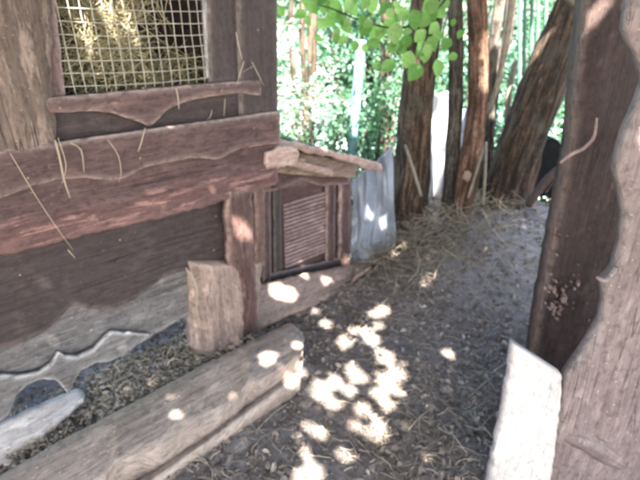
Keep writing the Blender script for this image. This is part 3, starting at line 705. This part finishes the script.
spots += [(x+random.uniform(-26, 20), y*.8+random.uniform(-16, 3), s*random.uniform(.5, .9)) for x, y, s in spots*2]
for i, (x, y, s) in enumerate(spots):
    o = bpy.data.objects.new('leaf', leafme[i % 4]); col.objects.link(o); o.parent = br
    L_ = s*.66*2.3/FPX
    o.scale = (L_, L_, L_)
    a = random.choice([-2.4, -1.9, -1.4, -1.0, -.5, -2.8])+random.uniform(-.3, .3)
    m3 = Matrix.Rotation(a, 3, 'Y') if False else None
    dirx = Vector((math.cos(a), random.uniform(-.35, .1), math.sin(a))).normalized()
    nrm = Vector((random.uniform(-.5, .5), -1, random.uniform(.2, 1.0))); nrm = (nrm-dirx*nrm.dot(dirx)).normalized()
    mt = Matrix((dirx, nrm.cross(dirx), nrm)).transposed()
    o.rotation_euler = mt.to_euler(); o.location = wpb(x, y, 2.3+random.uniform(-.08, .08))-dirx*L_*.5

# ------------------------------------------------------------------ the wooden wall end at the right
ww = empty('timber_wall', wp(600, 480, 1.06)); ww.location.z = 0
tag(ww, 'dark upright post and grey waney board of the right hand wall', 'wall')
ow = np.array([ww.location.x, ww.location.y, 0])
fw = lambda x, y, D: tuple(np.array(wp(x, y, D))-ow)
strip('post', [(594, -60), (588, 0), (580, 70), (573, 140), (563, 195), (552, 250), (541, 310), (534, 355), (525, 430), (520, 470)],
      [(690, -60), (680, 0), (662, 100), (655, 195), (648, 250), (640, 310), (632, 355), (620, 430), (612, 470)], 'z', 1.45, .07, M['postdark'], ww, fn=fw, bulge=.020, rough=.003, n=150, m=22, jag=.002)
strip('waney_board', [(640, -60), (634, 0), (628, 30), (641, 58), (650, 80), (640, 108), (627, 136), (618, 172), (623, 190), (627, 217), (624, 243), (619, 262), (613, 278), (604, 281), (607, 300), (603, 323), (586, 352), (567, 378), (562, 405), (556, 440), (549, 480), (544, 520), (538,560)],
      [(800, -60), (790, 0), (770, 100), (760, 190), (740, 300), (720, 400), (700, 500), (690, 560)], 'z', 1.06, .03, M['waney'], ww, fn=fw, bulge=.010, rough=.003, n=210, m=26, sm=2, er=.006)
# lip at the notch and the long knot ridge
tube('bark_lip', [fw(596, 277, 1.06), fw(606, 280, 1.05), (np.array(fw(616, 268, 1.06)))], [.004, .007, .007], M['waney'], ww, ns=8, rough=.1)
tube('knot_ridge', [fw(561, 433, 1.075), fw(582, 438, 1.068), fw(603, 450, 1.066), fw(632, 472, 1.08)], [.018, .032, .034, .02], M['waney'], ww, ns=10, rough=.2)
def flake(x, y, D, r, sc, seed, mat='pale'):
    p = Vector(fw(x, y, D)); o = rock('bark_flake', p, r, M[mat], seed, ww, sc); return o
def peel():
    V = []; F = []; UV = []
    for i in range(64):
        if i < 50: x, y = random.gauss(560, 8), random.gauss(300, 12)
        else: x, y = random.uniform(560, 605), random.uniform(190, 330)
        if not (541+.13*(310-y) < x < 604): continue
        c = Vector(fw(x, y, 1.424)); k = len(V); r0 = random.uniform(.001, .0045)**1*(1 if i < 50 else .6)*(2.2 if i in (3, 9, 15, 22) else 1); m_ = 9; st = random.uniform(.8, 2.4)
        for dpt in (0, .012):
            for j in range(m_):
                a_ = 6.283*j/m_; q = r0*random.uniform(.5, 1.4); V.append((c.x+q*math.cos(a_), c.y+dpt+.002*random.random(), c.z+q*st*math.sin(a_))); UV.append((V[-1][2], V[-1][0]))
        F.append(tuple(range(k, k+m_))); F += [(k+j, k+(j+1) % m_, k+m_+(j+1) % m_, k+m_+j) for j in range(m_)]
    tag(mk('peeling_bark', V, F, M['pink'], ww, UV, np.zeros(len(V)), smooth=False), kind='stuff')
peel()
lb = empty('leaning_board', wp(522, 480, 1.03)); lb.location.z = 0
tag(lb, 'pale whitish board standing at the foot of the dark right post', 'board')
ol = np.array([lb.location.x, lb.location.y, 0])
strip('plank', [(514, 345), (511, 370), (503, 415), (487, 490), (483,515)], [(563, 377), (560, 410), (556, 450), (550, 490), (547, 515)], 'z', 1.035, .028, M['pale'], lb, fn=lambda x, y, D: tuple(np.array(wp(x, y, D))-ol), rough=.002, n=60, m=10, jag=.002)
# sawn branch stub at the top and the peeling twig
stem('sawn_branch', 'pale sawn branch end at the top beside the dark post', [(560, -14, 5), (578, 0, 8), (592, 9, 8.5), (598, 14, 8)], 1.9, M['bark_pale'], cat='branch')
stem('peeling_twig', 'thin pale twig curling across the dark post', [(560, 163, 1.2), (572, 154, 2), (584, 148, 1.8), (594, 137, 1.5), (597, 118, .9)], 1.37, M['pink'], cat='twig')

# ------------------------------------------------------------------ loose stalks caught on the hutch
def stalk(label, px, D, r=.0018, mat='straw'):
    pts = [Vector(h2w(hp(x, y, D))) for x, y in px]; o = tube('straw_stalk', [p-pts[0] for p in pts], [r*.75]*(len(pts)-1)+[r*.35], M[mat], ns=5, sub=3, flat=.5, rough=.3)
    o.location = pts[0]; tag(o, label, 'straw', 'straws caught on the hutch boards')
    o.data.attributes.remove(o.data.attributes['wear'])
    at = o.data.attributes.new('tint', 'FLOAT', 'POINT'); at.data.foreach_set('value', [.8]*len(o.data.vertices))
stalk('long thin straw slanting down across the red ledge board', [(10, 153), (35, 195), (57, 228), (73, 250)], 1.475, .0016)
stalk('short straw on the end of the long slanting straw', [(68, 250), (75, 258)], 1.473, .003)
stalk('frayed straw tuft left below the window corner', [(55, 140), (60, 160), (64, 180), (70, 198)], 1.485, .004)
stalk('thin straw crossing the frayed tuft', [(58, 138), (66, 165), (62, 183)], 1.48, .002)
stalk('bent straw with folded top under the sill', [(70, 143), (81, 150), (84, 172)], 1.488, .0028)
stalk('short slanting straw hanging under the sill point', [(145, 128), (141, 143), (138, 152)], 1.488, .0028)
stalk('upright straw on the sill right of its carved point', [(176, 88), (178, 98), (179, 109)], 1.497, .0032)
stalk('straw on the sill near the corner post', [(225, 99), (224, 116)], 1.497, .0022)
stalk('small curled straw under the sill near the corner', [(212, 110), (210, 117), (206, 121)], 1.53, .002)
stalk('left straw of the fork on the corner post', [(244, 61), (240, 73), (237, 84)], 1.51, .0028)
stalk('right straw of the fork on the corner post', [(252, 62), (258, 74), (264, 86)], 1.51, .0022)
stalk('short crosswise straw between the forked straws', [(253, 66), (243, 72)], 1.512, .0018)
stalk('peeling splinter above the forked straws', [(236, 32), (239, 48), (242, 60)], 1.51, .003)
stalk('faint curved straw below the window on the siding', [(108, 140), (118, 155), (121, 172), (119, 182)], 1.493, .0018)
stalk('pale straw wedged left of the hutch leg', [(190, 272), (197, 290), (196, 322)], 1.50, .004)
stalk('second pale straw left of the hutch leg', [(186, 268), (193, 280), (204, 272)], 1.505, .003)

# ------------------------------------------------------------------ litter on the ground
def litter():
    def place(n, f):
        out = []
        while len(out) < n:
            x, y = f()
            out.append((x, y, hgt(x, y)))
        return np.array(out)
    def scatter(n, f, name, mat, ln, wd, tilt, label, lift=.012, tpow=1.):
        P = place(n, f); P[:, 2] += rng.uniform(.0, lift, n)+.006
        a = rng.uniform(0, 2*math.pi, n); D = np.stack([np.cos(a), np.sin(a), rng.normal(0, tilt, n)], 1); D /= np.linalg.norm(D, axis=1)[:, None]
        U = rng.normal(0, .5, (n, 3)); U[:, 2] += 1
        o = ribbons(name, P, D, U, rng.uniform(*ln, n), rng.uniform(*wd, n), mat, bend=.3, tints=rng.random(n)**tpow); tag(o, label, 'litter', kind='stuff'); return o
    floor = lambda: (random.uniform(-1.4, 2.6), .8+2.3*random.random()**1.2)
    scatter(9000, floor, 'dry_grass', M['litter'], (.02, .08), (.0015, .004), .15, 'dark dead grass and bark bits covering the shaded ground')
    scatter(4200, floor, 'straw_litter', M['straw'], (.02, .11), (.0012, .003), .15, 'pale straw strewn over the shaded ground', tpow=1.7)
    scatter(900, lambda: (random.uniform(.15, 1.2), random.uniform(.9, 1.7)), 'straw_litter', M['straw'], (.03, .14), (.0012, .0028), .2, 'denser pale straw in the foreground between log and board', tpow=1.5)
    heap = lambda: (random.gauss(.62, .2), random.gauss(2.45, .16))
    scatter(1500, heap, 'dry_grass_heap', M['straw'], (.06, .25), (.0015, .004), .5, 'tangled dry grass heaped at the foot of the mossy trunk', lift=.10, tpow=2.2)
    P = place(7000, floor); P[:, 2] += .008
    o = leaves('leaf_litter', P, rng.uniform(.012, .04, len(P)), M['litter'], tilt=.25, tints=rng.random(len(P))**1.6); tag(o, 'crumbled dead leaves on the shaded ground', 'litter', kind='stuff')
    # crumbs of earth and mulch as small clods
    tet = [(-1, -1, -.5), (1, -1, -.5), (1, 1, -.5), (-1, 1, -.5), (-.6, -.5, .6), (.7, -.6, .5), (.5, .7, .7), (-.6, .5, .4)]
    fc = [(0, 1, 5, 4), (1, 2, 6, 5), (2, 3, 7, 6), (3, 0, 4, 7), (4, 5, 6, 7)]
    N = 9000; P = place(N, floor); V = []; F = []; T = []
    for i in range(N):
        s = random.uniform(.002, .007); a = random.uniform(0, 6.3); c, sn = math.cos(a), math.sin(a); t = random.random()
        for q in tet:
            k = random.uniform(.7, 1.3)*s; V.append((P[i][0]+(q[0]*c-q[1]*sn)*k, P[i][1]+(q[0]*sn+q[1]*c)*k, P[i][2]+.006+q[2]*k)); T.append(t**2)
        F += [tuple(i*8+j for j in f) for f in fc]
    o = mk('mulch', V, F, M['litter'], tint=T); tag(o, 'crumbly dark mulch over the ground', 'mulch', kind='stuff')
    # debris between hutch and half log
    def deb():
        s = random.uniform(.05, 1.0); d = random.uniform(1.40, 1.72); p = h2w((s, d, 0)); return p[0], p[1]
    P = place(3500, deb); P[:, 2] += rng.uniform(0, .03, len(P))
    V = []; F = []; T = []
    for i in range(len(P)):
        s = random.uniform(.0015, .0045)*(2 if random.random() < .05 else 1); a = random.uniform(0, 6.3); c, sn = math.cos(a), math.sin(a); t = random.random()
        for q in tet:
            k = random.uniform(.5, 1.5)*s; V.append((P[i][0]+(q[0]*c-q[1]*sn)*k*1.6, P[i][1]+(q[0]*sn+q[1]*c)*k*1.2, P[i][2]+.008+q[2]*k*.7)); T.append(t)
        F += [tuple(i*8+j for j in f) for f in fc]
    o = mk('rubble', V, F, M['dust_chip'], tint=T); tag(o, 'greyish dust and chips between the half log and the hutch', 'rubble', kind='stuff')
    scatter(1800, deb, 'bark_litter', M['straw'], (.015, .07), (.002, .006), .3, 'short straw and bark pieces between the half log and the hutch', lift=.04)
litter()
def gtwig(label, a, b, lift=.015, r=.003, mat='straw'):
    p, q = hit(*a, lift), hit(*b, lift); mid = (p+q)/2+Vector((0, 0, .012))
    o = tube('fallen_twig', [Vector((0, 0, 0)), mid-p, q-p], [r, r*.9, r*.6], M['bark_pale'] if mat == 'straw' else M[mat], ns=6, sub=4); o.location = p
    tag(o, label, 'twig', 'twigs lying on the ground')
gtwig('pale twig pointing up the mound left of the dark post', (481, 282), (516, 238), .03)
gtwig('pale twig lying close to the post on the mound', (506, 268), (532, 250), .03)
gtwig('pale twig across the lower mound', (468, 398), (500, 372))
gtwig('short pale straw twig in the lower foreground', (408, 430), (432, 408))
gtwig('long thin twig at the mound foot', (470, 345), (505, 330), .02, .002)
gtwig('pale twig at the bottom left of the sun spots', (255, 432), (290, 402), .01, .0025)
gtwig('twig lying above the sun spots under the heap', (395, 225), (420, 180), .05, .004)
gtwig('twig beside the heap at the foot of the mossy trunk', (398, 262), (426, 212), .05, .003)

# ------------------------------------------------------------------ tree overhead whose gaps let the sun spots through
gs = [(327, 324, 8), (382, 311, 9), (374, 314, 7), (345, 342, 8), (355, 331, 7), (372, 340, 10), (368, 333, 8), (385, 357, 13), (395, 375, 13), (392, 390, 9), (357, 377, 11), (351, 370, 8), (335, 382, 10), (322, 395, 11), (328, 402, 8), (377, 395, 8),
      (362, 410, 9), (340, 405, 5), (300, 407, 9), (312, 425, 10), (321, 432, 7), (355, 427, 9), (380, 425, 9), (377, 438, 9), (432, 307, 9), (445, 335, 6), (447, 355, 6), (432, 257, 5), (290, 387, 7), (315, 312, 4), (302, 287, 4), (345, 265, 4),
      (312, 472, 13), (300, 475, 8), (378, 326, 6), (395, 255, 3), (383, 378, 8), (388, 405, 7), (318, 384, 5), (350, 392, 6), (343, 455, 6), (305, 455, 4), (425, 283, 3)]
dap = [(hit(x, y), r) for x, y, r in gs]
def onh(x, y, D): return Vector(h2w(hp(x, y, D)))
for x, y, D, r in ((277, 294, 1.66, 10), (289, 303, 1.66, 9), (324, 287, 1.66, 5), (267, 368, 1.30, 10), (297, 360, 1.30, 5), (240, 228, 1.475, 9), (299, 376, 1.24, 6), (325, 140, 1.58, 3), (105, 14, 1.60, 3), (85, 32, 1.6, 2), (128, 20, 1.6, 2)):
    dap.append((onh(x, y, D), r))
for x, y, D, r in ((430, 20, 2.5, 3), (556, 19, 2.6, 4), (547, 30, 2.6, 7), (540, 36, 2.6, 5), (569, 298, 1.41, 8), (498, 138, 2.6, 4), (467, 174, 2.53, 5), (508, 445, 1.03, 7), (533, 420, 1.03, 7), (372, 205, 2.5, 3), (387, 215, 2.5, 1)):
    dap.append((Vector(wp(x, y, D)), r))
for x, y, D, r_ in ((439, 130, 3.15, 15), (434, 165, 3.15, 14), (446, 108, 3.15, 10), (430, 188, 3.15, 9), (458, 135, 3.4, 5)): dap.append((Vector(wp(x, y, D)), r_))
C0 = np.array([d[0][:] for d in dap]); RR = np.array([d[1]*(d[0]-cam.location).length/FPX for d in dap])
Lv = np.array(L)
gx, gy = np.meshgrid(np.arange(-2.9, 3.5, .029), np.arange(-.3, 3.8, .029)); layers = []
for k in range(5):                                                 # five loose layers of leaves
    q = np.stack([gx.ravel(), gy.ravel(), np.zeros(gx.size)], 1)+rng.normal(0, .012, (gx.size, 3))*np.array([1, 1, 0])+np.array([rng.uniform(0, .03), rng.uniform(0, .03), 0])
    hh = 2.5+.22*k+rng.uniform(0, .2, len(q)); layers.append(q+Lv*(hh/Lv[2])[:, None])
P = np.concatenate(layers); N = len(P)
keep = np.ones(N, bool)
for c, r in zip(C0, RR):
    q = P-c; al = q@Lv; dist = np.linalg.norm(q-al[:, None]*Lv, axis=1); keep &= dist > max(r, .02)*.60+.016
P = P[keep]
ct = empty('shade_tree', (2.6, -3.2, 0)); tag(ct, 'low broad leafy tree overhead behind the viewer, casting the dappled shade', 'tree')
ctl = Vector(ct.location)
tube('trunk', [(0, 0, -.1), (.05, .03, 1.2), (-.05, .1, 2.2), (-.2, .3, 3.0), (-.3, .6, 3.6)], [.2, .17, .15, .12, .07], M['bark_brown'], ct, ns=16, rough=.1)
cc = P.mean(0)
for k in range(6):
    a = k*1.05; e = Vector((cc[0]+1.4*math.cos(a), cc[1]+1.2*math.sin(a), 3.45))-ctl; s0 = Vector((-.2, .3, 3.0))
    tube('limb', [s0, (s0+e)/2+Vector((0, 0, .4)), e], [.06, .04, .015], M['bark_brown'], ct, ns=8, sub=5)
leaves('crown', P-np.array(ctl), rng.uniform(.042, .056, len(P)), M['leaf_can'], ct, tilt=.3, aspect=.8)
